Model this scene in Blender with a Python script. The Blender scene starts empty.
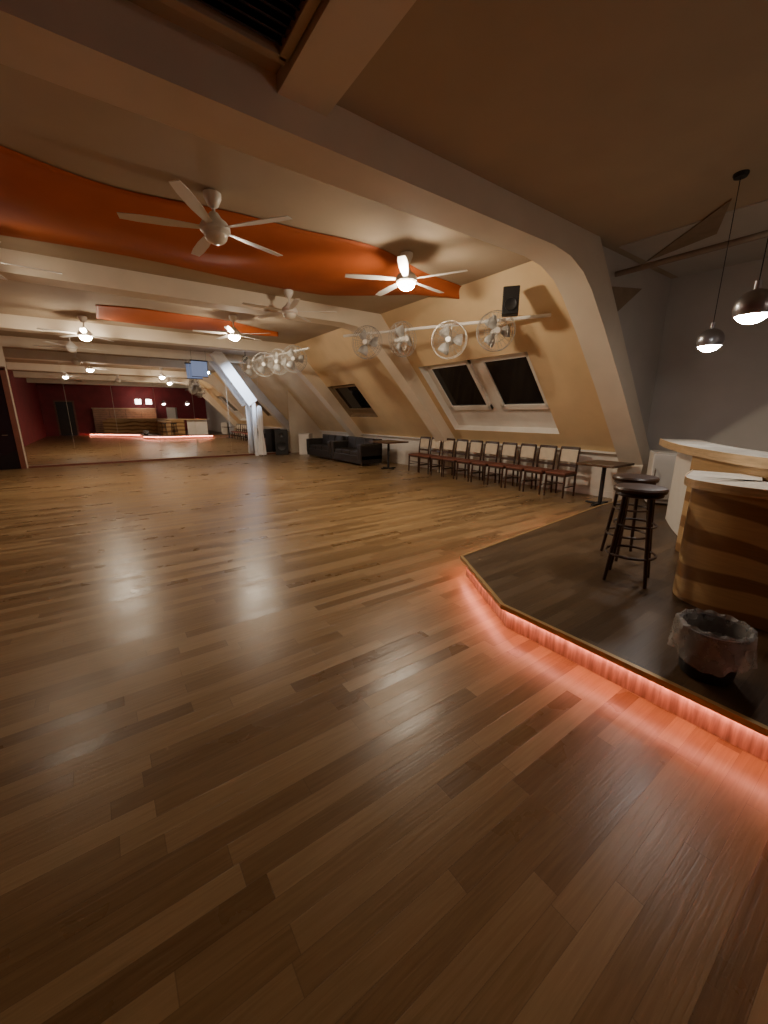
import bpy, math, random
from mathutils import Vector, Matrix
random.seed(7)
C = bpy.context.scene.collection

# ---------------------------------------------------------------- materials
def nt(m):
    m.use_nodes = True
    t = m.node_tree
    return t, t.nodes, t.links
def pmat(name, col, rough=0.5, metal=0.0, var=0.12, scale=6.0, bump=0.0, spec=0.5, coat=0.0, alpha=1.0, trans=0.0, stretch=(1,1,1)):
    m = bpy.data.materials.new(name)
    t, N, L = nt(m)
    b = N['Principled BSDF']
    tc = N.new('ShaderNodeTexCoord'); mp = N.new('ShaderNodeMapping'); mp.inputs['Scale'].default_value = stretch
    no = N.new('ShaderNodeTexNoise'); no.inputs['Scale'].default_value = scale; no.inputs['Detail'].default_value = 4
    L.new(tc.outputs['Object'], mp.inputs['Vector']); L.new(mp.outputs[0], no.inputs['Vector'])
    r = N.new('ShaderNodeValToRGB')
    r.color_ramp.elements[0].position = 0.3; r.color_ramp.elements[1].position = 0.7
    r.color_ramp.elements[0].color = (*[c*(1-var) for c in col], 1)
    r.color_ramp.elements[1].color = (*[min(1, c*(1+var)) for c in col], 1)
    L.new(no.outputs['Fac'], r.inputs['Fac']); L.new(r.outputs['Color'], b.inputs['Base Color'])
    b.inputs['Roughness'].default_value = rough; b.inputs['Metallic'].default_value = metal
    b.inputs['Specular IOR Level'].default_value = spec; b.inputs['Coat Weight'].default_value = coat
    b.inputs['Alpha'].default_value = alpha; b.inputs['Transmission Weight'].default_value = trans
    if bump > 0:
        bp = N.new('ShaderNodeBump'); bp.inputs['Strength'].default_value = bump; bp.inputs['Distance'].default_value = 0.01
        L.new(no.outputs['Fac'], bp.inputs['Height']); L.new(bp.outputs[0], b.inputs['Normal'])
    return m
def emat(name, col, strength, base=None):
    m = bpy.data.materials.new(name)
    t, N, L = nt(m)
    b = N['Principled BSDF']
    b.inputs['Base Color'].default_value = (*(base or col), 1)
    b.inputs['Emission Color'].default_value = (*col, 1)
    b.inputs['Emission Strength'].default_value = strength
    return m

def plank_mat(name, dark, mid, light, w, ln, rough, gloss_var=0.1):
    m = bpy.data.materials.new(name)
    t, N, L = nt(m)
    b = N['Principled BSDF']
    tc = N.new('ShaderNodeTexCoord'); sp = N.new('ShaderNodeSeparateXYZ')
    L.new(tc.outputs['Object'], sp.inputs[0])
    def M(op, a, bb=None):
        n = N.new('ShaderNodeMath'); n.operation = op
        for i, v in enumerate((a, bb)):
            if v is None: continue
            if isinstance(v, (int, float)): n.inputs[i].default_value = v
            else: L.new(v, n.inputs[i])
        return n.outputs[0]
    yv = M('DIVIDE', sp.outputs['Y'], w)
    row = M('FLOOR', yv)
    wn = N.new('ShaderNodeTexWhiteNoise'); wn.noise_dimensions = '1D'; L.new(row, wn.inputs['W'])
    xs = M('ADD', M('DIVIDE', sp.outputs['X'], ln), M('MULTIPLY', wn.outputs['Value'], 7.3))
    pl = M('FLOOR', xs)
    cb = N.new('ShaderNodeCombineXYZ'); L.new(row, cb.inputs[0]); L.new(pl, cb.inputs[1])
    w2 = N.new('ShaderNodeTexWhiteNoise'); w2.noise_dimensions = '2D'; L.new(cb.outputs[0], w2.inputs['Vector'])
    mp = N.new('ShaderNodeMapping'); mp.inputs['Scale'].default_value = (2.5, 45, 1)
    va = N.new('ShaderNodeVectorMath'); va.operation = 'ADD'
    L.new(tc.outputs['Object'], mp.inputs['Vector']); L.new(mp.outputs[0], va.inputs[0]); L.new(w2.outputs['Color'], va.inputs[1])
    g = N.new('ShaderNodeTexNoise'); g.inputs['Scale'].default_value = 1.6; g.inputs['Detail'].default_value = 6; g.inputs['Distortion'].default_value = 0.6
    L.new(va.outputs[0], g.inputs['Vector'])
    f = M('ADD', M('MULTIPLY', w2.outputs['Value'], 0.56), M('MULTIPLY', g.outputs['Fac'], 0.54))
    r = N.new('ShaderNodeValToRGB'); e = r.color_ramp.elements
    e[0].position = 0.18; e[0].color = (*dark, 1); e[1].position = 0.95; e[1].color = (*light, 1)
    k = e.new(0.55); k.color = (*mid, 1)
    L.new(f, r.inputs['Fac'])
    # seams
    fy = M('FRACT', yv); fx = M('FRACT', xs)
    sy = M('LESS_THAN', M('MINIMUM', fy, M('SUBTRACT', 1, fy)), 0.014)
    sx = M('LESS_THAN', M('MINIMUM', fx, M('SUBTRACT', 1, fx)), 0.0016)
    seam = M('MAXIMUM', sy, sx)
    mx = N.new('ShaderNodeMix'); mx.data_type = 'RGBA'
    L.new(M('MULTIPLY', seam, 0.3), mx.inputs['Factor']); L.new(r.outputs['Color'], mx.inputs[6]); mx.inputs[7].default_value = (dark[0]*.3, dark[1]*.3, dark[2]*.3, 1)
    L.new(mx.outputs[2], b.inputs['Base Color'])
    n2 = N.new('ShaderNodeTexNoise'); n2.inputs['Scale'].default_value = 3.5; n2.inputs['Detail'].default_value = 6
    L.new(tc.outputs['Object'], n2.inputs['Vector'])
    ro = M('ADD', M('ADD', rough - gloss_var, M('MULTIPLY', n2.outputs['Fac'], 2*gloss_var)), M('MULTIPLY', w2.outputs['Value'], 0.08))
    L.new(ro, b.inputs['Roughness'])
    b.inputs['Specular IOR Level'].default_value = 0.38
    # slight per-board tilt so that highlights break up from board to board
    bp = N.new('ShaderNodeBump'); bp.inputs['Strength'].default_value = 0.22; bp.inputs['Distance'].default_value = 0.004
    h = M('SUBTRACT', M('ADD', g.outputs['Fac'], M('MULTIPLY', M('MULTIPLY', fy, M('SUBTRACT', w2.outputs['Value'], .5)), 1.8)), M('MULTIPLY', seam, 0.8))
    L.new(h, bp.inputs['Height']); L.new(bp.outputs[0], b.inputs['Normal'])
    return m

def wave_wood(name):
    m = bpy.data.materials.new(name)
    t, N, L = nt(m)
    b = N['Principled BSDF']
    tc = N.new('ShaderNodeTexCoord'); mp = N.new('ShaderNodeMapping'); mp.inputs['Scale'].default_value = (0.5, 1.1, 1.0)
    L.new(tc.outputs['Object'], mp.inputs['Vector'])
    w = N.new('ShaderNodeTexWave'); w.bands_direction = 'Z'; w.inputs['Scale'].default_value = 1.2
    w.inputs['Distortion'].default_value = 3.2; w.inputs['Detail'].default_value = 0.4; w.inputs['Detail Scale'].default_value = 1.0
    L.new(mp.outputs[0], w.inputs['Vector'])
    r = N.new('ShaderNodeValToRGB'); e = r.color_ramp.elements
    e[0].position = 0.30; e[0].color = (0.30, 0.155, 0.065, 1); e[1].position = 0.44; e[1].color = (0.60, 0.385, 0.18, 1)
    L.new(w.outputs['Color'], r.inputs['Fac'])
    n = N.new('ShaderNodeTexNoise'); n.inputs['Scale'].default_value = 3; mp2 = N.new('ShaderNodeMapping'); mp2.inputs['Scale'].default_value = (2, 2, 30)
    L.new(tc.outputs['Object'], mp2.inputs['Vector']); L.new(mp2.outputs[0], n.inputs['Vector'])
    mx = N.new('ShaderNodeMix'); mx.data_type = 'RGBA'; mx.blend_type = 'MULTIPLY'; mx.inputs['Factor'].default_value = 0.3
    L.new(r.outputs['Color'], mx.inputs[6]); L.new(n.outputs['Fac'], mx.inputs[7])
    L.new(mx.outputs[2], b.inputs['Base Color'])
    b.inputs['Roughness'].default_value = 0.3
    return m

M_floor = plank_mat('oak_parquet', (0.145, 0.082, 0.034), (0.24, 0.148, 0.065), (0.355, 0.237, 0.115), 0.092, 1.05, 0.28, 0.07)
M_plat = plank_mat('brown_platform_boards', (0.048, 0.027, 0.014), (0.085, 0.050, 0.026), (0.125, 0.077, 0.042), 0.092, 1.05, 0.33, 0.05)
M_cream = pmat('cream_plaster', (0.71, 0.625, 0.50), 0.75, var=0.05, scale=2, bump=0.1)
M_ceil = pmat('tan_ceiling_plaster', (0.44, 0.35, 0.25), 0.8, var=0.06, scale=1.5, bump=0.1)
M_slope = pmat('cream_yellow_wall_paint', (0.68, 0.51, 0.30), 0.75, var=0.06, scale=2, bump=0.08)
M_white = pmat('white_gloss_paint', (0.76, 0.73, 0.67), 0.45, var=0.03)
M_grey = pmat('grey_white_plaster', (0.54, 0.505, 0.455), 0.8, var=0.05, scale=2, bump=0.1)
M_red = pmat('dark_crimson_wall_paint', (0.20, 0.015, 0.022), 0.6, var=0.15, scale=2)
M_sail = pmat('burnt_orange_cloth', (0.46, 0.10, 0.018), 0.7, var=0.14, scale=1.2, bump=0.1)
M_black = pmat('matte_black', (0.012, 0.012, 0.013), 0.5)
M_blackp = pmat('black_plastic', (0.015, 0.015, 0.016), 0.4)
M_dwood = pmat('dark_stained_wood', (0.045, 0.02, 0.011), 0.4, var=0.3, scale=5, stretch=(8, 8, 1))
M_dwoodtop = pmat('dark_walnut_top', (0.09, 0.045, 0.022), 0.3, var=0.3, scale=3, stretch=(1, 10, 1))
M_seat = pmat('red_brown_upholstery', (0.16, 0.05, 0.03), 0.6, bump=0.2, scale=30)
M_pad = pmat('cream_backrest', (0.58, 0.50, 0.38), 0.6, var=0.1)
M_leather = pmat('black_leather', (0.02, 0.017, 0.015), 0.35, var=0.2, bump=0.2, scale=20)
M_fanwhite = pmat('white_enamel', (0.72, 0.69, 0.63), 0.35, var=0.02)
M_steel = pmat('brushed_steel', (0.55, 0.54, 0.52), 0.25, metal=1.0, var=0.05)
M_wire = pmat('grey_fan_wire', (0.34, 0.32, 0.29), 0.4, metal=0.3, var=0.03)
M_blade2 = pmat('smoky_fan_blade', (0.34, 0.33, 0.31), 0.35, var=0.05)
M_chrome = pmat('silver_grey', (0.38, 0.38, 0.40), 0.3, metal=0.85, var=0.02)
M_glass = pmat('night_glass', (0.008, 0.009, 0.012), 0.06, var=0.2)
M_marble = pmat('pale_stone_top', (0.68, 0.62, 0.53), 0.2, var=0.16, scale=7)
M_baredge = pmat('oak_edge', (0.54, 0.37, 0.20), 0.3, var=0.2, scale=5, stretch=(1, 1, 12))
M_wave = wave_wood('wavy_two_tone_veneer')
M_brass = pmat('golden_edge_trim', (0.46, 0.30, 0.13), 0.4, metal=0.4, var=0.1)
M_riser = pmat('ribbed_riser_wood', (0.52, 0.33, 0.25), 0.5, var=0.4, scale=40, bump=0.3, stretch=(1, 1, 0.1))
M_pipe = pmat('painted_pipe', (0.22, 0.17, 0.13), 0.5)
M_bag = pmat('clear_plastic_bag', (0.58, 0.56, 0.53), 0.35, alpha=0.36, var=0.35, scale=14, bump=0.3)
M_cloth = pmat('white_cloth', (0.82, 0.82, 0.82), 0.8, var=0.04)
M_vent = pmat('dark_grille', (0.03, 0.016, 0.012), 0.5)
M_frame = pmat('red_brown_door_frame', (0.16, 0.05, 0.03), 0.45, var=0.15)
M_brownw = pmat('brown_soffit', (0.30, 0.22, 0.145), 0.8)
M_dim = pmat('brown_recess_shade', (0.30, 0.21, 0.12), 0.7)  # dimness of the far skylight recess put into its brown colour
M_lampon = emat('warm_lit_lamp_glass', (1.0, 0.84, 0.63), 600)
M_lampdim = emat('dimly_lit_lamp_glass', (1.0, 0.84, 0.63), 130)
M_lampoff = pmat('opal_lamp_glass', (0.75, 0.70, 0.60), 0.2, var=0.02)
M_pend = emat('neutral_lit_diffuser', (1.0, 0.96, 0.91), 135)
M_led = emat('coral_led_strip', (1.0, 0.32, 0.23), 52)
M_drum = emat('lit_drum_shade', (1.0, 0.9, 0.8), 11)
M_glowpanel = emat('pale_blue_glow', (0.36, 0.46, 0.75), 0.4, (.12, .15, .25))  # glow of the pale reflected patch, put on an added panel
M_redwood = pmat('reddish_wood', (0.34, 0.15, 0.07), 0.4, var=0.15)
def mirror_mat():
    m = bpy.data.materials.new('mirror_silver'); t, N, L = nt(m); b = N['Principled BSDF']
    b.inputs['Base Color'].default_value = (0.94, 0.92, 0.90, 1); b.inputs['Metallic'].default_value = 1; b.inputs['Roughness'].default_value = 0.012
    return m
M_mirror = mirror_mat()

# ---------------------------------------------------------------- mesh builder
class MB:
    def __init__(s): s.v = []; s.f = []
    def add(s, vs, fs):
        o = len(s.v); s.v += [tuple(v) for v in vs]; s.f += [tuple(i+o for i in f) for f in fs]; return s
    def box(s, c, d, rot=None):
        x, y, z = d[0]/2, d[1]/2, d[2]/2
        vs = [Vector((a*x, b*y, e*z)) for a in (-1, 1) for b in (-1, 1) for e in (-1, 1)]
        if rot is not None: vs = [rot @ v for v in vs]
        vs = [v + Vector(c) for v in vs]
        return s.add(vs, [(0,1,3,2),(4,6,7,5),(0,4,5,1),(2,3,7,6),(0,2,6,4),(1,5,7,3)])
    def tube(s, pts, r, seg=8, closed=False):
        pts = [Vector(p) for p in pts]; n = len(pts)
        rs = r if isinstance(r, (list, tuple)) else [r]*n
        vs = []; up = None
        for i, p in enumerate(pts):
            if closed: t = pts[(i+1) % n] - pts[i-1]
            else: t = pts[min(i+1, n-1)] - pts[max(i-1, 0)]
            t.normalize()
            if up is None:
                up = Vector((0, 0, 1)) if abs(t.z) < 0.9 else Vector((1, 0, 0))
            a = t.cross(up)
            if a.length < 1e-5: a = t.cross(Vector((0, 1, 0)))
            a.normalize(); b = a.cross(t).normalized(); up = b
            for k in range(seg):
                an = 2*math.pi*k/seg
                vs.append(p + (a*math.cos(an) + b*math.sin(an))*rs[i])
        fs = []
        m = n if closed else n-1
        for i in range(m):
            j = (i+1) % n
            for k in range(seg):
                l = (k+1) % seg
                fs.append((i*seg+k, i*seg+l, j*seg+l, j*seg+k))
        if not closed:
            fs.append(tuple(reversed(range(seg)))); fs.append(tuple((n-1)*seg+k for k in range(seg)))
        return s.add(vs, fs)
    def lathe(s, prof, seg=28, c=(0, 0, 0), rot=None, cap=True):
        vs = []; n = len(prof)
        for r, z in prof:
            for k in range(seg):
                a = 2*math.pi*k/seg
                v = Vector((r*math.cos(a), r*math.sin(a), z))
                if rot is not None: v = rot @ v
                vs.append(v + Vector(c))
        fs = []
        for i in range(n-1):
            for k in range(seg):
                l = (k+1) % seg
                fs.append((i*seg+k, i*seg+l, (i+1)*seg+l, (i+1)*seg+k))
        if cap:
            fs.append(tuple(reversed(range(seg)))); fs.append(tuple((n-1)*seg+k for k in range(seg)))
        return s.add(vs, fs)
    def prism(s, poly, z0, z1):
        n = len(poly)
        vs = [(x, y, z0) for x, y in poly] + [(x, y, z1) for x, y in poly]
        fs = [tuple(reversed(range(n))), tuple(range(n, 2*n))] + [(i, (i+1) % n, n+(i+1) % n, n+i) for i in range(n)]
        return s.add(vs, fs)
    def ribbon(s, path, o0, o1, z0, z1):
        A = offs(path, o0); B = offs(path, o1); n = len(path)
        vs = []
        for a, b in zip(A, B):
            vs += [(a[0], a[1], z0), (a[0], a[1], z1), (b[0], b[1], z1), (b[0], b[1], z0)]
        fs = []
        for i in range(n-1):
            for k in range(4):
                l = (k+1) % 4
                fs.append((i*4+k, (i+1)*4+k, (i+1)*4+l, i*4+l))
        fs += [(0, 1, 2, 3), tuple((n-1)*4+k for k in (3, 2, 1, 0))]
        return s.add(vs, fs)
    def obj(s, name, mat, parent=None, smooth=False, bevel=0, kind=None, label=None, cat=None, group=None, loc=None, rot=None, subs=0, solid=0):
        me = bpy.data.meshes.new(name); me.from_pydata(s.v, [], s.f); me.update()
        import bmesh
        bm = bmesh.new(); bm.from_mesh(me); bmesh.ops.recalc_face_normals(bm, faces=bm.faces); bm.to_mesh(me); bm.free()
        if smooth:
            for p in me.polygons: p.use_smooth = True
            try: me.set_sharp_from_angle(angle=math.radians(35))
            except Exception: pass
        me.materials.append(mat)
        o = bpy.data.objects.new(name, me); C.objects.link(o)
        if parent: o.parent = parent
        if loc: o.location = loc
        if rot: o.rotation_euler = rot
        if solid:
            md = o.modifiers.new('solid', 'SOLIDIFY'); md.thickness = solid
        if bevel:
            md = o.modifiers.new('bevel', 'BEVEL'); md.width = bevel; md.segments = 2; md.limit_method = 'ANGLE'
        if subs:
            md = o.modifiers.new('sub', 'SUBSURF'); md.levels = subs; md.render_levels = subs
        meta(o, kind, label, cat, group); return o
def meta(o, kind=None, label=None, cat=None, group=None):
    if kind: o['kind'] = kind
    if label: o['label'] = label
    if cat: o['category'] = cat
    if group: o['group'] = group
def offs(path, d):
    out = []; n = len(path)
    for i, p in enumerate(path):
        a = Vector(path[max(i-1, 0)]); b = Vector(path[min(i+1, n-1)]); t = (b-a).normalized()
        out.append((p[0] - t.y*d, p[1] + t.x*d))
    return out
def smooth_path(P, k=6):
    out = []; n = len(P)
    for i in range(n-1):
        p0 = Vector(P[max(i-1, 0)]); p1 = Vector(P[i]); p2 = Vector(P[i+1]); p3 = Vector(P[min(i+2, n-1)])
        for j in range(k):
            t = j/k
            q = 0.5*((2*p1) + (p2-p0)*t + (2*p0-5*p1+4*p2-p3)*t*t + (3*p1-p0-3*p2+p3)*t**3)
            out.append(tuple(q))
    out.append(tuple(P[-1])); return out
def thing(name, label, cat, loc, rz=0, group=None):
    e = bpy.data.objects.new(name, None); C.objects.link(e); e.empty_display_size = 0.1
    e.location = loc; e.rotation_euler = (0, 0, rz); meta(e, None, label, cat, group); return e
def dup(src, loc, rz=None, label=None):
    e = src.copy(); C.objects.link(e); e.location = loc
    if rz is not None: e.rotation_euler = (0, 0, rz)
    if label: e['label'] = label
    def rec(s, d):
        for c in s.children:
            k = c.copy(); C.objects.link(k); k.parent = d; k.matrix_parent_inverse = c.matrix_parent_inverse.copy(); rec(c, k)
    rec(src, e); return e

# ---------------------------------------------------------------- room shell
XL, XR, YB, YM, HC = -3.2, 8.0, -6.5, 16.0, 3.75
KZ = 0.88; SK = (XR-5.45)/(HC-KZ)
NI = Vector((-0.747, 0, -0.664))
def SP(y, z, off=0.0):
    return Vector((XR-(z-KZ)*SK, y, z)) + NI*off
MB().prism([(XL-.1, YB-.1), (XR+.4, YB-.1), (XR+.4, YM+.1), (XL-.1, YM+.1)], -0.1, 0.0).obj('floor', M_floor, kind='structure')
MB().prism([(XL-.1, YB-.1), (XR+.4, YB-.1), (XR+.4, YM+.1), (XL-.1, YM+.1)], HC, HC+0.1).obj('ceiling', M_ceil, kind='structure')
MB().box((XL-.05, (YB+YM)/2, HC/2), (.1, YM-YB, HC)).obj('wall_left', M_red, kind='structure')
MB().box(((XL+XR)/2, YB-.05, HC/2), (XR-XL, .1, HC)).obj('wall_back', M_red, kind='structure')
MB().box(((XL+XR)/2, YM+.05, HC/2), (XR-XL, .1, HC)).obj('wall_mirror_side', M_cream, kind='structure')
MB().box((XR+.05, (YB+3.2)/2, HC/2), (.1, 3.2-YB, HC)).obj('wall_right', M_grey, kind='structure')
MB().add([(5.45, 3.12, HC), (8, 3.12, HC), (8, 3.12, KZ), (5.45, 3.2, HC), (8, 3.2, HC), (8, 3.2, KZ)], [(0, 1, 2), (3, 5, 4), (0, 3, 4, 1), (1, 4, 5, 2), (2, 5, 3, 0)]).obj('wall_right_gable', M_grey, kind='structure')
ops = [(4.62, 7.6, 1.2, 2.68), (10.8, 12.58, 1.5, 2.5)]
mb = MB()
def slope_bay(ya, yb, op):
    a, b, z0, z1 = op
    ys = [ya, a, b, yb]; zs = [KZ, z0, z1, HC]
    for i in range(3):
        for j in range(3):
            if i == 1 and j == 1: continue
            mb.add([SP(ys[i], zs[j]), SP(ys[i+1], zs[j]), SP(ys[i+1], zs[j+1]), SP(ys[i], zs[j+1])], [(0, 1, 2, 3)])
slope_bay(3.2, 8.0, ops[0]); slope_bay(8.0, YM, ops[1])
mb.obj('wall_right_slope', M_slope, kind='structure')
MB().box((XR+.05, (3.2+YM)/2, KZ/2), (.1, YM-3.2, KZ)).obj('wall_right_knee', M_white, kind='structure')
MB().box((XR-.012, (3.4+YM)/2, .06), (.024, YM-3.4, .12)).obj('baseboard_right', M_white, kind='structure')
MB().box((XR-.06, (3.4+YM)/2, KZ), (.12, YM-3.4, .035)).obj('trim_1', M_white, kind='structure')
wi = 1
for n, (a, b, OZ0, OZ1) in enumerate(ops):
    D = -0.17; mb = MB()
    r = [(a, OZ0), (b, OZ0), (b, OZ1), (a, OZ1)]
    vs = [SP(y, z, 0) for y, z in r] + [SP(y, z, D) for y, z in r]
    mb.add(vs, [(0, 1, 5, 4), (1, 2, 6, 5), (2, 3, 7, 6), (3, 0, 4, 7), (4, 5, 6, 7)])
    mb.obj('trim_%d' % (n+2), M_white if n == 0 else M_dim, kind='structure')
    spans = ((6.16, 7.46), (4.68, 5.86)) if n == 0 else ((a+.06, b-.06),)
    for (y0, y1) in spans:
        z0, z1 = (1.62, 2.64) if n == 0 else (1.65, 2.42)
        q_ = .09 if n == 0 else .05
        fr = MB()
        for (p, q, u, v) in ((y0, y1, z0, z0+q_), (y0, y1, z1-q_, z1), (y0, y0+q_, z0, z1), (y1-q_, y1, z0, z1)):
            vs = [SP(p, u, D+.0), SP(q, u, D+.0), SP(q, v, D+.0), SP(p, v, D+.0), SP(p, u, D+.06), SP(q, u, D+.06), SP(q, v, D+.06), SP(p, v, D+.06)]
            fr.add(vs, [(0,1,2,3),(4,5,6,7),(0,1,5,4),(1,2,6,5),(2,3,7,6),(3,0,4,7)])
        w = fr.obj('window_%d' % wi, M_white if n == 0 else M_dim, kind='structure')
        g = MB(); vs = [SP(y0+.04, z0+.04, D+.03), SP(y1-.04, z0+.04, D+.03), SP(y1-.04, z1-.04, D+.03), SP(y0+.04, z1-.04, D+.03)]
        g.add(vs, [(0, 1, 2, 3)]).obj('window_pane', M_glass, parent=w)
        wi += 1
inner = [(XL, 3.46), (4.5, 3.46), (4.85, 3.42), (5.15, 3.31), (5.4, 3.14), (5.85, 2.72), (6.6, 1.96), (7.74, .72), (7.68, .5), (7.68, 0)]
outer = [(XL, HC), (4.5, HC), (4.85, HC), (5.15, HC), (5.45, HC), (6.1, 3.02), (6.8, 2.23), (8, KZ), (8, .75), (8, 0)]
tn = 4
for yc in (3.2, 8.0, 12.8):
    mb = MB(); vs = []
    for (a, b) in zip(inner, outer):
        vs += [(a[0], yc-.2, a[1]), (b[0], yc-.2, b[1]), (b[0], yc+.2, b[1]), (a[0], yc+.2, a[1])]
    fs = []
    for i in range(len(inner)-1):
        for k in range(4):
            l = (k+1) % 4; fs.append((i*4+k, i*4+l, (i+1)*4+l, (i+1)*4+k))
    mb.add(vs, fs).obj('trim_%d' % tn, M_cream, kind='structure', smooth=True); tn += 1
MB().box(((XL+XR)/2, -1.6, 3.62), (XR-XL, .35, .26)).obj('trim_%d' % tn, M_cream, kind='structure'); tn += 1
MB().box((1.45, .7, 3.70), (.36, 4.7, .10)).obj('trim_%d' % tn, M_cream, kind='structure'); tn += 1
MB().box((-.6, .7, 3.70), (.3, 4.7, .10)).obj('trim_%d' % tn, M_cream, kind='structure'); tn += 1
# flat triangular brown soffit patches near the bar-side wall
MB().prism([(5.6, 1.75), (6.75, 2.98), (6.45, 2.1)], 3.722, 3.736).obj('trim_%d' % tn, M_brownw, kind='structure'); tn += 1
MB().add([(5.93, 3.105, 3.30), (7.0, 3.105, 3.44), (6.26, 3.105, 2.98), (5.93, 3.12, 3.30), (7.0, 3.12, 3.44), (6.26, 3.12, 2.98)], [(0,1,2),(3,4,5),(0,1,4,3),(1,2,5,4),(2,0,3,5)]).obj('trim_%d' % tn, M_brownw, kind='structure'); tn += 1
MB().prism([(5.95, YB), (XR, YB), (XR, 3.0), (5.95, 3.0)], 3.737, 3.75).obj('trim_%d' % tn, M_grey, kind='structure'); tn += 1
# added white brace and post imitating the bright rafter reflected in the mirror
mb = MB()
def bar3(mb, p, q, w, dy):
    p = Vector(p); q = Vector(q); t = (q-p).normalized(); n = Vector((t.z, 0, -t.x))*w/2; y = Vector((0, dy/2, 0))
    vs = [p-n-y, p+n-y, p+n+y, p-n+y, q-n-y, q+n-y, q+n+y, q-n+y]
    return mb.add(vs, [(0,1,2,3),(4,7,6,5),(0,4,5,1),(1,5,6,2),(2,6,7,3),(3,7,4,0)])
bar3(mb, (3.72, 15.6, 3.75), (4.92, 15.6, 2.0), .38, .2)
bar3(mb, (4.95, 15.6, 2.12), (4.95, 15.6, 0), .12, .12)
mb.obj('trim_%d' % tn, M_cloth, kind='structure'); tn += 1
# mirror panels on end wall
mx0, mx1 = -1.9, 6.5; npn = 7
for i in range(npn):
    w = (mx1-mx0)/npn
    MB().box((0, 0, 1.75), (w-.006, .02, 3.38)).obj('wall_mirror', M_mirror, loc=(mx0+w*(i+.5), YM-.012, .02), cat='mirror', label='tall frameless mirror panel covering the end wall', group='mirror panels along the end wall')
MB().box(((mx0+mx1)/2, YM-.02, .03), (mx1-mx0, .04, .06)).obj('baseboard_mirror_side', M_frame, kind='structure')
d = MB()
d.box((-2.0, YM-.04, 1.43), (.12, .1, 2.86)); d.box((-3.1, YM-.04, 1.43), (.12, .1, 2.86)); d.box((-2.55, YM-.04, 2.86), (1.22, .1, .1))
d = d.obj('door_1', M_frame, kind='structure')
MB().box((-2.55, YM-.03, 1.4), (1.0, .04, 2.8)).obj('door_panel', M_glass, parent=d)
MB().tube([(-2.2, YM-.05, 1.0), (-2.2, YM-.1, 1.0), (-2.32, YM-.1, 1.0)], .012).obj('door_handle', M_steel, parent=d)
d = MB(); d.box((-2.4, YB+.04, 1.25), (.1, .1, 2.5)); d.box((-1.3, YB+.04, 1.25), (.1, .1, 2.5)); d.box((-1.85, YB+.04, 2.52), (1.2, .1, .1))
d = d.obj('door_2', M_frame, kind='structure'); MB().box((-1.85, YB+.03, 1.24), (1.0, .04, 2.46)).obj('door_panel', M_black, parent=d)

# ---------------------------------------------------------------- ceiling vent
v = thing('ceiling_vent', 'dark louvred ventilation grille recessed in the ceiling beside a beam', 'vent', (0.45, 1.98, HC))
mb = MB()
for (c, dd) in (((0, .82, -.03), (1.6, .06, .06)), ((0, -.82, -.03), (1.6, .06, .06)), ((.78, 0, -.03), (.06, 1.64, .06)), ((-.78, 0, -.03), (.06, 1.64, .06))): mb.box(c, dd)
mb.obj('vent_frame', M_ceil, parent=v, bevel=.005)
mb = MB()
for i in range(25): mb.box((0, -.77+i*.064, -.025), (1.52, .045, .008), Matrix.Rotation(.6, 3, 'X'))
mb.obj('vent_louvres', M_vent, parent=v)
MB().box((0, 0, -.004), (1.52, 1.58, .006)).obj('vent_back', M_black, parent=v)

# ---------------------------------------------------------------- orange cloth sails
def sail(y0, y1, x0, x1, ph, label):
    mb = MB(); nx, ny = 70, 16; vs = []
    for i in range(nx+1):
        x = x0+(x1-x0)*i/nx
        a = y0 + .13*math.sin(x*1.5+ph) + .05*math.sin(x*3.1+ph)
        b = y1 - .08*math.sin(x*1.5+ph)
        k = max(0, (x-(x1-2.0))/2.0)
        m = a + .45
        a = a + (m-a)*k**2; b = b + (m+.02-b)*k**1.3
        for j in range(ny+1):
            t = j/ny; y = a+(b-a)*t
            z = 3.742 - .09*math.sin(math.pi*t)**2*(.75+.5*math.sin(x*1.3+ph)) - .02*(1+math.sin(x*3+t*4+ph))*math.sin(math.pi*t)**2
            vs.append((x, y, z))
    fs = [(i*(ny+1)+j, (i+1)*(ny+1)+j, (i+1)*(ny+1)+j+1, i*(ny+1)+j+1) for i in range(nx) for j in range(ny)]
    mb.add(vs, fs).obj('ceiling_drape', M_sail, smooth=True, cat='fabric drape', label=label, solid=.003)
sail(5.0, 7.2, XL+.02, 5.75, 0.5, 'long burnt-orange cloth stretched below the ceiling with wavy edges')
sail(10.4, 12.0, .3, 4.3, 2.1, 'burnt-orange cloth stretched below the ceiling over the sofas')

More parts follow.
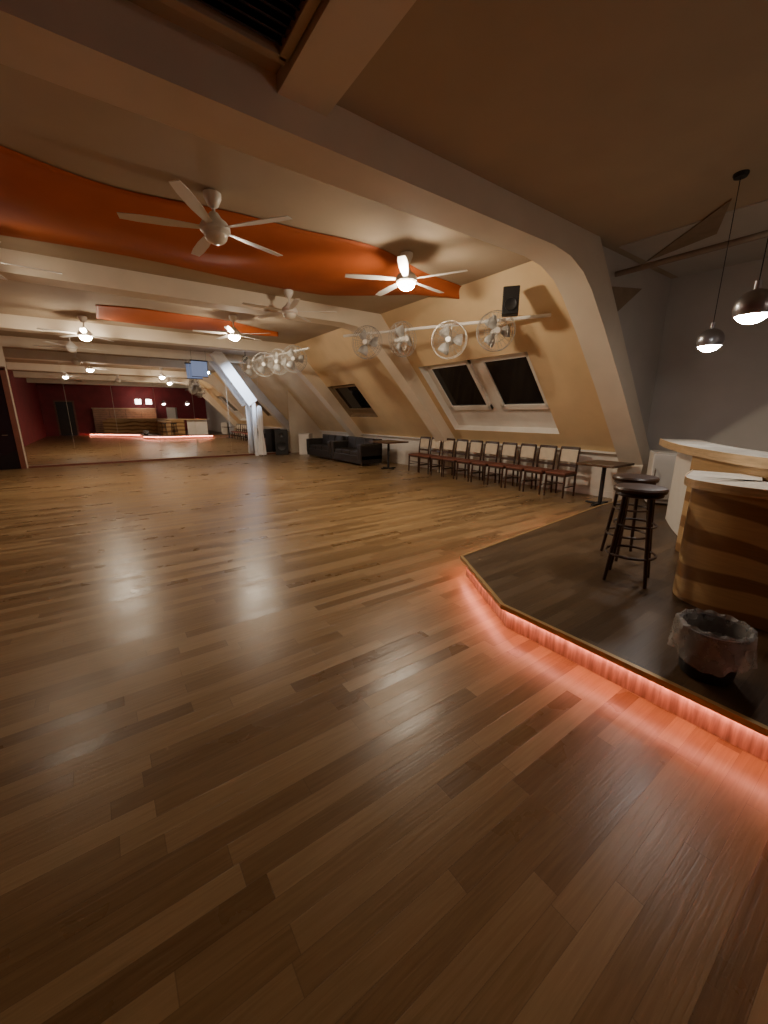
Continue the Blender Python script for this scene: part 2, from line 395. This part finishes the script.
# ---------------------------------------------------------------- ceiling fans
def ceiling_fan(loc, rz, lit, label):
    f = thing('ceiling_fan', label, 'ceiling fan', loc, rz, 'ceiling fans over the dance floor')
    H = HC-loc[2]-.015
    MB().lathe([(.001, H), (.085, H), (.085, H-.04), (.05, H-.11), (.02, H-.13), (.001, H-.13)], cap=False).obj('canopy', M_fanwhite, parent=f, smooth=True)
    MB().tube([(0, 0, H-.1), (0, 0, .12)], .016).obj('rod', M_fanwhite, parent=f)
    MB().lathe([(.001, .2), (.04, .195), (.07, .15), (.12, .11), (.145, .07), (.145, .03), (.11, 0), (.001, 0)], cap=False).obj('motor_housing', M_fanwhite, parent=f, smooth=True)
    prof = [(.115, 0)] + [(.115*math.cos(a), -.085*math.sin(a)) for a in [i*math.pi/16 for i in range(1, 8)]] + [(.001, -.085)]
    MB().lathe(prof, cap=False).obj('lamp_shade', [M_lampoff, M_lampon, M_lampdim][int(lit)], parent=f, smooth=True)
    bl = None
    for k in range(5):
        a = 2*math.pi*k/5
        if bl is None:
            mb = MB(); n = 10; vs = []
            for i in range(n+1):
                t = i/n; r = .12+.73*t
                w = .028 + .03*min(1, t*2.2) - .022*max(0, t-.8)*5*.6
                tw = .2*(1-.4*t)
                c0 = Vector((r, 0, .055))
                for sgn, dz in ((1, .003), (-1, .003), (-1, -.003), (1, -.003)):
                    vs.append(c0 + Vector((0, sgn*w*math.cos(tw), sgn*w*math.sin(tw)+dz)))
            fs = []
            for i in range(n):
                for q in range(4):
                    l = (q+1) % 4; fs.append((i*4+q, i*4+l, (i+1)*4+l, (i+1)*4+q))
            fs += [(0, 1, 2, 3), tuple(n*4+q for q in range(4))]
            bl = mb.add(vs, fs).obj('blade', M_fanwhite, parent=f)
        else:
            b2 = bl.copy(); C.objects.link(b2); b2.parent = f; b2.rotation_euler = (0, 0, a)
    return f
ceiling_fan((1.25, 4.72, 3.37), .35, 0, 'white five-blade ceiling fan with an unlit opal lamp')
ceiling_fan((3.78, 4.78, 3.36), .2, 1, 'white five-blade ceiling fan with a brightly lit lamp')
ceiling_fan((3.1, 7.3, 3.34), .7, 0, 'white five-blade ceiling fan with unlit lamp near a beam')
ceiling_fan((-.95, 7.0, 3.32), .1, 2, 'white five-blade ceiling fan with dimly lit lamp beside orange cloth')
ceiling_fan((2.8, 9.8, 3.30), .5, 1, 'white five-blade ceiling fan with lit lamp near the sofas')
ceiling_fan((.05, 11.8, 3.30), .9, 1, 'white five-blade ceiling fan with lit lamp near the mirrors')
ceiling_fan((-.3, 14.2, 3.30), .3, 0, 'white five-blade ceiling fan with unlit lamp by the mirrors')

# ---------------------------------------------------------------- rail with cage fans
R0 = Vector((6.0, 3.95, 3.1)); R1 = Vector((4.5, 7.8, 3.2))
MB().tube([R0, R1], .028).obj('wall_rail', M_fanwhite, cat='rail', label='white steel rail carrying a row of wire cage fans', smooth=True)
rx = Matrix.Rotation(math.pi/2, 3, 'X')
def cage_fan(loc, rz, label):
    f = thing('cage_fan', label, 'fan', loc, rz, 'cage fans along the rail')
    R = .31; cg = MB()
    for yy, rr in ((-.07, R*.97), (0, R), (.07, R*.97)):
        cg.tube([(rr*math.cos(a), yy, rr*math.sin(a)) for a in [2*math.pi*i/32 for i in range(32)]], .0045, 5, True)
    for sgn in (-1, 1):
        for rr, yy in ((.07, .095), (.17, .09)):
            cg.tube([(rr*math.cos(a), sgn*yy, rr*math.sin(a)) for a in [2*math.pi*i/20 for i in range(20)]], .003, 4, True)
        for k in range(26):
            a = 2*math.pi*k/26; ca, sa = math.cos(a), math.sin(a)
            cg.tube([(.04*ca, sgn*.10, .04*sa), (.17*ca, sgn*.092, .17*sa), (R*.9*ca, sgn*.075, R*.9*sa), (R*ca, sgn*.01, R*sa)], .0023, 4)
    cg.obj('cage', M_wire, parent=f, smooth=True)
    MB().lathe([(.001, .11), (.045, .11), (.05, .09), (.05, -.16), (.035, -.2), (.001, -.2)], 20, rot=rx, cap=False).obj('motor', M_fanwhite, parent=f, smooth=True)
    for k in range(3):
        a0 = 2*math.pi*k/3; mb = MB(); vs = []
        for i in range(8):
            t = i/7; r = .04+.21*t; w = .35+.35*math.sin(math.pi*min(1, t*.8+.1))
            for sg in (-1, 1):
                an = a0+sg*w*.8; vs.append((r*math.cos(an), .03*sg, r*math.sin(an)))
        mb.add(vs, [(i*2, i*2+1, i*2+3, i*2+2) for i in range(7)]).obj('blade', M_blade2, parent=f, solid=.004, smooth=True)
    MB().tube([(0, .14, 0), (0, .18, .12), (0, .19, .28)], .014).obj('bracket', M_fanwhite, parent=f)
    return f
du = (R1-R0)
f0 = None
for i, t in enumerate((.19, .39, .62, .82)):
    p = R0+du*t; p = Vector((p.x-.17, p.y-.05, p.z-.2-(.08 if i == 1 else 0)))
    rz = -1.35 + (.75, .4, 1.5, .3)[i]
    if f0 is None: f0 = cage_fan(p, rz, 'round wire cage fan with white motor hung on the rail')
    else: dup(f0, p, rz)
Q0 = Vector((4.35, 9.2, 3.12)); Q1 = Vector((3.9, 12.4, 3.12))
MB().tube([Q0, Q1], .028).obj('wall_rail', M_fanwhite, cat='rail', label='white steel rail with cage fans above the sofas', smooth=True)
for i, t in enumerate((.12, .35, .6, .85)):
    p = Q0+(Q1-Q0)*t; dup(f0, (p.x-.17, p.y, p.z-.22), -.9+(.2, -.2, .4, 0)[i], 'wire cage fan on the rail above the sofas')
s = thing('loudspeaker', 'black loudspeaker mounted above the end of the rail', 'speaker', (5.35, 4.22, 3.12), -.9)
MB().box((0, 0, .13), (.24, .2, .38)).obj('cabinet', M_black, parent=s, bevel=.01)
MB().lathe([(.001, 0), (.06, .0), (.085, .012), (.09, .0)], 24, (0, -.105, .07), rx, cap=False).obj('cone', M_blackp, parent=s, smooth=True)
MB().tube([(0, .08, .0), (0, .12, -.02), (.03, .14, -.04)], .012).obj('bracket', M_steel, parent=s)

# ---------------------------------------------------------------- added bluish spot + glow panel for the pale patch in the mirror
fp = Vector((4.1, 13.35, 3.3))
fl = thing('added_spot', 'added black spot can throwing a bluish patch at the mirror end', 'added spotlight', fp, 0)
aim = (Vector((4.45, 15.5, 2.5))-fp).normalized(); q = aim.to_track_quat('-Z', 'Y').to_matrix()
MB().lathe([(.075, -.12), (.08, -.12), (.08, .06), (.05, .1), (.001, .1), (.001, .09), (.045, .09), (.075, .05)], 24, rot=q, cap=False).obj('housing', M_black, parent=fl, smooth=True)
MB().tube([(0, 0, .08), (0, 0, .44)], .012).obj('bracket', M_black, parent=fl)
sl = bpy.data.lights.new('added_spot_beam', 'SPOT'); sl.energy = 1100; sl.color = (.64, .78, 1); sl.spot_size = .95; sl.spot_blend = .8; sl.shadow_soft_size = .05  # added light, tints the brace and mirror end bluish-white
slo = bpy.data.objects.new('added_spot_bulb', sl); C.objects.link(slo); slo.parent = fl; slo.rotation_euler = q.to_euler()
ps = thing('reflection_glow_panel', 'added pale blue glowing panel standing in for a reflected lit patch', 'glow_panel', (3.15, 15.5, 2.85), .1)
MB().box((0, 0, .27), (.52, .012, .5)).obj('glow_sheet', M_glowpanel, parent=ps)
MB().tube([(-.29, 0, .54), (.29, 0, .54)], .022, 14).obj('top_tube', M_black, parent=ps)
MB().box((0, 0, .01), (.54, .02, .02)).obj('bottom_bar', M_black, parent=ps)
for sx in (-.24, .24): MB().tube([(sx, 0, .55), (sx, 0, .9)], .006).obj('hanger', M_steel, parent=ps)

# ---------------------------------------------------------------- platform
edge = [(-.6, YB+.01), (-.6, -4.0), (.4, -3.1), (2.3, -1.1), (2.3, 1.7), (2.82, 2.62), (6.3, 2.96), (XR-.35, 2.96)]
PH = .2
def inset(p, d):
    out = []
    for i in range(len(p)):
        dirs = []
        if i > 0: dirs.append((Vector(p[i])-Vector(p[i-1])).normalized())
        if i < len(p)-1: dirs.append((Vector(p[i+1])-Vector(p[i])).normalized())
        ns = [Vector((t.y, -t.x)) for t in dirs]
        n = sum(ns, Vector((0, 0))).normalized(); k = d/max(.3, n.dot(ns[0]))
        out.append((p[i][0]+n.x*k, p[i][1]+n.y*k))
    return out
plat = thing('platform', 'raised dark-wood bar platform with coral-lit angular edge', 'platform', (0, 0, 0))
MB().prism(edge + [(XR-.01, 2.96), (XR-.01, YB+.01)], PH-.022, PH).obj('platform_deck', M_plat, parent=plat)
i2 = inset(edge, .055)
MB().prism(i2+[(XR-.01, 2.9), (XR-.01, YB+.01)], 0.001, PH-.022).obj('platform_riser', M_riser, parent=plat)
def strip(path, o0, o1, z0, z1):
    A = inset(path, o0); B = inset(path, o1); mb = MB(); vs = []
    for a, b in zip(A, B): vs += [(a[0], a[1], z0), (a[0], a[1], z1), (b[0], b[1], z1), (b[0], b[1], z0)]
    fs = []
    for i in range(len(path)-1):
        for k in range(4):
            l = (k+1) % 4; fs.append((i*4+k, (i+1)*4+k, (i+1)*4+l, i*4+l))
    fs += [(0, 1, 2, 3), tuple((len(path)-1)*4+k for k in (3, 2, 1, 0))]
    return mb.add(vs, fs)
strip(edge, -.008, .022, PH-.032, PH+.004).obj('edge_trim', M_brass, parent=plat)
strip(edge[:7], .030, .042, PH-.048, PH-.038).obj('led_strip', M_led, parent=plat)

# ---------------------------------------------------------------- bar
PZ = PH+.004
bp = smooth_path([(.3, -4.5), (1.6, -4.0), (2.8, -2.8), (3.35, -1.4), (3.40, -.2), (3.36, .5), (3.40, .86), (3.58, 1.08), (4.1, 1.2)], 6)
up = smooth_path([(.6, -5.0), (1.9, -4.35), (3.15, -3.0), (3.72, -1.5), (3.80, -.3), (3.86, .3), (4.1, .85), (4.8, 1.46), (5.5, 1.9), (6.1, 2.2)], 6)
bar = thing('bar_counter', 'curved two-tier bar with wavy two-tone wood front and pale stone top', 'bar counter', (0, 0, PZ))
MB().ribbon(bp, -.05, -.15, .0, .89).obj('front_panel', M_wave, parent=bar, smooth=True)
MB().ribbon(bp, -.0, -.44, .89, .93).obj('counter_top', M_marble, parent=bar, bevel=.006)
MB().ribbon(bp, .006, -.0, .875, .935).obj('counter_edge', M_baredge, parent=bar)
MB().ribbon(up[:43], -.03, -.14, .0, 1.04).obj('rear_panel', M_wave, parent=bar, smooth=True)
MB().ribbon(up, -.0, -.42, 1.04, 1.075).obj('upper_shelf', M_marble, parent=bar, bevel=.005)
MB().ribbon(up, .012, -.0, 1.0, 1.08).obj('upper_shelf_edge', M_baredge, parent=bar)
MB().ribbon(up[43:], -.2, -.25, .0, 1.04).obj('inner_panel', M_white, parent=bar, smooth=True)

fr = thing('white_fridge', 'small white under-counter refrigerator at the end of the bar', 'refrigerator', (7.25, 2.5, PZ), .5)
MB().box((0, 0, .42), (.38, .40, .8)).obj('body', M_grey, parent=fr, bevel=.015)
MB().box((-.20, 0, .44), (.03, .38, .7)).obj('door', M_fanwhite, parent=fr, bevel=.008)
MB().tube([(-.22, .15, .3), (-.25, .15, .32), (-.25, .15, .55), (-.22, .15, .57)], .008).obj('handle', M_steel, parent=fr)
fr = thing('tall_fridge', 'tall white refrigerator standing behind the bar', 'refrigerator', (5.0, -4.6, PZ), .3)
MB().box((0, 0, .95), (.65, .65, 1.9)).obj('body', M_white, parent=fr, bevel=.02)
MB().box((0, .34, .95), (.62, .04, 1.82)).obj('door', M_fanwhite, parent=fr, bevel=.01)
bb = thing('back_bar_cabinet', 'reddish-wood slatted back-bar cabinet against the crimson wall', 'cabinet', (1.9, -6.0, PZ))
MB().box((0, 0, .9), (4.2, .5, 1.8)).obj('body', M_dwood, parent=bb)
for i in range(4):
    mb = MB()
    for j in range(12): mb.box((-1.575+i*1.05, .262, .1+j*.146), (1.03, .02, .13))
    mb.obj('door', M_redwood, parent=bb)
MB().box((0, .02, 1.82), (4.3, .58, .05)).obj('top', M_baredge, parent=bb, bevel=.005)
for (x, y) in ((2.8, -5.1), (3.5, -4.9)):
    l = thing('drum_lamp', 'lit white drum pendant lamp hanging behind the bar', 'pendant lamp', (x, y, 2.35), 0, 'drum lamps behind the bar')
    MB().lathe([(.2, 0), (.2, .36), (.19, .36), (.19, 0)], 28, cap=False).obj('lamp_shade', M_drum, parent=l, smooth=True)
    MB().tube([(0, 0, .3), (0, 0, 1.39)], .006).obj('cord', M_black, parent=l)
    MB().tube([(-.19, 0, .3), (.19, 0, .3)], .004).obj('spider', M_steel, parent=l)

# ---------------------------------------------------------------- bar stools
st = thing('bar_stool', 'dark bentwood bar stool with round seat beside the bar', 'bar stool', (3.58, 1.38, PZ), .3, 'bar stools at the bar')
MB().lathe([(.001, .82), (.15, .82), (.185, .815), (.195, .80), (.19, .775), (.16, .77), (.001, .77)], 32, cap=False).obj('seat', M_dwood, parent=st, smooth=True)
MB().tube([(.16*math.cos(a), .16*math.sin(a), .755) for a in [2*math.pi*i/28 for i in range(28)]], .015, 8, True).obj('seat_ring', M_dwood, parent=st, smooth=True)
for k in range(4):
    a = math.pi/4+k*math.pi/2; c, s_ = math.cos(a), math.sin(a)
    MB().tube([(.13*c, .13*s_, .77), (.15*c, .15*s_, .5), (.185*c, .185*s_, .2), (.21*c, .21*s_, 0)], [.017, .017, .016, .014], 10).obj('leg', M_dwood, parent=st, smooth=True)
MB().tube([(.185*math.cos(a), .185*math.sin(a), .24) for a in [2*math.pi*i/28 for i in range(28)]], .011, 8, True).obj('foot_ring', M_dwood, parent=st, smooth=True)
MB().tube([(.155*math.cos(a), .155*math.sin(a), .5) for a in [2*math.pi*i/28 for i in range(28)]], .009, 8, True).obj('upper_ring', M_dwood, parent=st, smooth=True)
dup(st, (4.16, 1.66, PZ), .9)

# ---------------------------------------------------------------- waste bin
b = thing('waste_bin', 'round black waste bin lined with a clear plastic bag', 'waste bin', (2.56, .52, PZ))
MB().lathe([(.001, 0), (.115, 0), (.12, .01), (.150, .27), (.157, .275), (.157, .285), (.145, .285), (.113, .015), (.001, .015)], 36, cap=False).obj('bin_body', M_blackp, parent=b, smooth=True)
vs = []; seg = 72; rows = [(.10, .08), (.13, .2), (.143, .295), (.153, .307), (.166, .297), (.172, .25), (.178, .18), (.188, .12)]
for i, (r, z) in enumerate(rows):
    for k in range(seg):
        a = 2*math.pi*k/seg; w = .008*math.sin(a*9+i)*(i/7)+.005*math.sin(a*17+i*2)
        vs.append(((r+w)*math.cos(a), (r+w)*math.sin(a), z+.025*math.sin(a*3+1)*(i > 4)+.006*math.sin(a*13+i)))
mb = MB().add(vs, [(i*seg+k, i*seg+(k+1) % seg, (i+1)*seg+(k+1) % seg, (i+1)*seg+k) for i in range(len(rows)-1) for k in range(seg)])
mb.obj('bag', M_bag, parent=b, smooth=True)

# ---------------------------------------------------------------- pendants
for (x, y, z) in ((5.15, 1.57, 2.32), (3.82, .95, 2.32)):
    p = thing('pendant_lamp', 'silver-grey globe pendant lamp with lit underside over the bar', 'pendant lamp', (x, y, z), 0, 'globe pendants over the bar')
    R = .113
    MB().lathe([(.001, R)]+[(R*math.sin(a), R*math.cos(a)) for a in [math.pi*i/24 for i in range(1, 17)]], 36, cap=False).obj('lamp_shade', M_chrome, parent=p, smooth=True)
    MB().lathe([(R*.97*math.sin(a), R*.97*math.cos(a)) for a in [math.pi*i/24 for i in range(16, 24)]]+[(.001, -R*.97)], 36, cap=False).obj('diffuser', M_pend, parent=p, smooth=True)
    MB().tube([(0, 0, R-.005), (0, 0, R+.05)], .02, 12).obj('socket', M_chrome, parent=p)
    MB().tube([(0, 0, R+.04), (0, 0, HC-z-.02)], .0035, 6).obj('cord', M_black, parent=p)
    MB().lathe([(.001, HC-z-.035), (.05, HC-z-.035), (.06, HC-z-.015), (.06, HC-z), (.001, HC-z)], 28, cap=False).obj('canopy', M_black, parent=p, smooth=True)
MB().tube([(5.95, 3.0, 3.42), (5.95, -3.2, 3.42)], .035, 12).obj('ceiling_pipe', M_pipe, smooth=True, cat='pipe', label='brown painted pipe running under the ceiling above the bar')

# ---------------------------------------------------------------- chairs
ch = thing('dining_chair', 'dark wooden chair with pale backrest in a row', 'chair', (7.38, 4.3, 0), -math.pi/2, 'chairs in a row along the wall')
ch.scale = (1.04, 1.04, 1.04)
MB().box((0, 0, .455), (.42, .41, .045)).obj('seat', M_seat, parent=ch, bevel=.018)
MB().box((0, 0, .42), (.40, .39, .04)).obj('seat_frame', M_dwood, parent=ch, bevel=.004)
for sx in (-1, 1):
    MB().tube([(sx*.185, -.18, .43), (sx*.19, -.19, 0)], [.022, .016], 8).obj('leg', M_dwood, parent=ch, smooth=True)
    MB().tube([(sx*.185, .20, 0), (sx*.185, .185, .43), (sx*.185, .20, .65), (sx*.18, .245, .92)], [.017, .022, .02, .018], 8).obj('leg', M_dwood, parent=ch, smooth=True)
    MB().tube([(sx*.188, -.185, .2), (sx*.185, .195, .2)], .010, 6).obj('stretcher', M_dwood, parent=ch)
MB().tube([(-.188, -.185, .28), (.188, -.185, .28)], .010, 6).obj('stretcher', M_dwood, parent=ch)
def rail(z0, z1, y0, y1, th):
    mb = MB(); n = 8; vs = []
    for i in range(n+1):
        x = -.18+.36*i/n; bow = .025*math.sin(math.pi*i/n)
        vs += [(x, y0+bow, z0), (x, y1+bow, z1), (x, y1+bow+th, z1), (x, y0+bow+th, z0)]
    fs = [(i*4+k, (i+1)*4+k, (i+1)*4+(k+1) % 4, i*4+(k+1) % 4) for i in range(n) for k in range(4)] + [(0, 1, 2, 3), tuple(n*4+k for k in range(4))]
    return mb.add(vs, fs)
rail(.88, .93, .225, .235, .025).obj('top_rail', M_dwood, parent=ch)
rail(.64, .87, .195, .224, .025).obj('backrest', M_pad, parent=ch, bevel=.006)
rail(.55, .60, .182, .188, .02).obj('cross_rail', M_dwood, parent=ch)
for i in range(1, 10):
    dup(ch, (7.38+random.uniform(-.03, .02), 4.3+.485*i, 0), -math.pi/2+random.uniform(-.05, .05))

# ---------------------------------------------------------------- tables
def table(loc, rz, sx, sy, h, label):
    t = thing('pedestal_table', label, 'table', loc, rz)
    MB().box((0, 0, h-.02), (sx, sy, .04)).obj('table_top', M_dwoodtop, parent=t, bevel=.006)
    MB().tube([(0, 0, .03), (0, 0, h-.04)], .035, 16).obj('column', M_black, parent=t, smooth=True)
    mb = MB().box((0, 0, .02), (.5, .07, .03)); mb.box((0, 0, .02), (.07, .5, .03)); mb.obj('foot', M_black, parent=t, bevel=.008)
    mb = MB().box((0, 0, h-.05), (.4, .05, .02)); mb.box((0, 0, h-.05), (.05, .4, .02)); mb.obj('top_bracket', M_black, parent=t)
table((7.25, 3.42, 0), 0, .75, .66, .76, 'dark square pedestal table standing at the end of the chair row')
table((6.95, 9.55, 0), 0, .8, .9, .82, 'dark pedestal table between the chair row and the sofa')

# ---------------------------------------------------------------- sofas
def sofa(loc, w, label):
    s = thing('sofa', label, 'sofa', loc, -math.pi/2, 'leather sofas along the wall')
    MB().box((0, 0, .2), (w, .8, .26)).obj('base', M_leather, parent=s, bevel=.02)
    n = 3; cw = (w-.4)/n
    for i in range(n):
        MB().box((-(w-.4)/2+cw*(i+.5), -.05, .39), (cw-.01, .66, .15)).obj('seat_cushion', M_leather, parent=s, bevel=.03)
        MB().box((-(w-.4)/2+cw*(i+.5), .25, .62), (cw-.01, .18, .42), Matrix.Rotation(-.15, 3, 'X')).obj('back_cushion', M_leather, parent=s, bevel=.04)
    MB().box((0, .35, .5), (w, .14, .66)).obj('backrest', M_leather, parent=s, bevel=.03)
    for sx in (-1, 1):
        MB().box((sx*(w/2-.1), -.02, .43), (.2, .8, .5)).obj('armrest', M_leather, parent=s, bevel=.03)
        for sy in (-1, 1): MB().tube([(sx*(w/2-.1), sy*.33, 0), (sx*(w/2-.1), sy*.33, .09)], .025, 10).obj('leg', M_steel, parent=s)
sofa((6.9, 11.35, 0), 1.95, 'black leather three-seat sofa against the low wall')
sofa((6.9, 13.35, 0), 1.95, 'black leather three-seat sofa near the mirrors')
cb = thing('storage_cabinet', 'pale grey low cabinet standing beside the sofa', 'cabinet', (6.75, 14.95, 0), -.8)
MB().box((0, 0, .42), (.45, .4, .84)).obj('body', M_grey, parent=cb, bevel=.01)
MB().box((0, -.21, .42), (.42, .02, .78)).obj('door', M_white, parent=cb, bevel=.004)
MB().tube([(.15, -.22, .4), (.15, -.25, .42), (.15, -.25, .55), (.15, -.22, .57)], .006).obj('handle', M_steel, parent=cb)
cb = thing('floor_loudspeaker', 'black floor-standing loudspeaker beside the mirror', 'speaker', (5.95, 15.5, 0), -.4)
MB().box((0, 0, .5), (.5, .4, 1.0)).obj('cabinet', M_black, parent=cb, bevel=.015)
for z, r in ((.35, .19), (.78, .1)):
    MB().lathe([(.001, 0), (r*.4, 0), (r*.9, .02), (r, .0)], 28, (0, -.205, z), rx, cap=False).obj('cone', M_blackp, parent=cb, smooth=True)
dr = thing('draped_stand', 'narrow white cloth gathered around a slim stand beside the mirror', 'draped stand', (5.08, 15.35, 0))
vs = []; rows = [(.04, 1.9), (.08, 1.85), (.10, 1.6), (.10, 1.1), (.08, .95), (.10, .7), (.13, .35), (.15, .06)]
for i, (r, z) in enumerate(rows):
    for k in range(48):
        a = 2*math.pi*k/48; q = r*(1+.16*math.sin(a*8+.3*i)); vs.append((q*math.cos(a), q*math.sin(a), z))
MB().add(vs, [(i*48+k, i*48+(k+1) % 48, (i+1)*48+(k+1) % 48, (i+1)*48+k) for i in range(len(rows)-1) for k in range(48)]).obj('cloth', M_cloth, parent=dr, smooth=True)
MB().tube([(0, 0, .02), (0, 0, 1.93)], .02).obj('pole', M_steel, parent=dr)
MB().lathe([(.001, 0), (.13, 0), (.13, .02), (.001, .03)], 24, cap=False).obj('foot', M_steel, parent=dr)

# ---------------------------------------------------------------- world + camera
w = bpy.data.worlds.new('World'); bpy.context.scene.world = w; w.use_nodes = True
w.node_tree.nodes['Background'].inputs[0].default_value = (0.02, 0.025, 0.04, 1); w.node_tree.nodes['Background'].inputs[1].default_value = 0.3
cam = bpy.data.cameras.new('camera'); co = bpy.data.objects.new('camera', cam); C.objects.link(co)
cam.sensor_fit = 'HORIZONTAL'; cam.sensor_width = 36; cam.lens = 393/768*36; cam.clip_start = .05
co.location = (0, 0, 1.6); co.rotation_euler = (math.radians(76), 0, -math.radians(35.4))
bpy.context.scene.camera = co
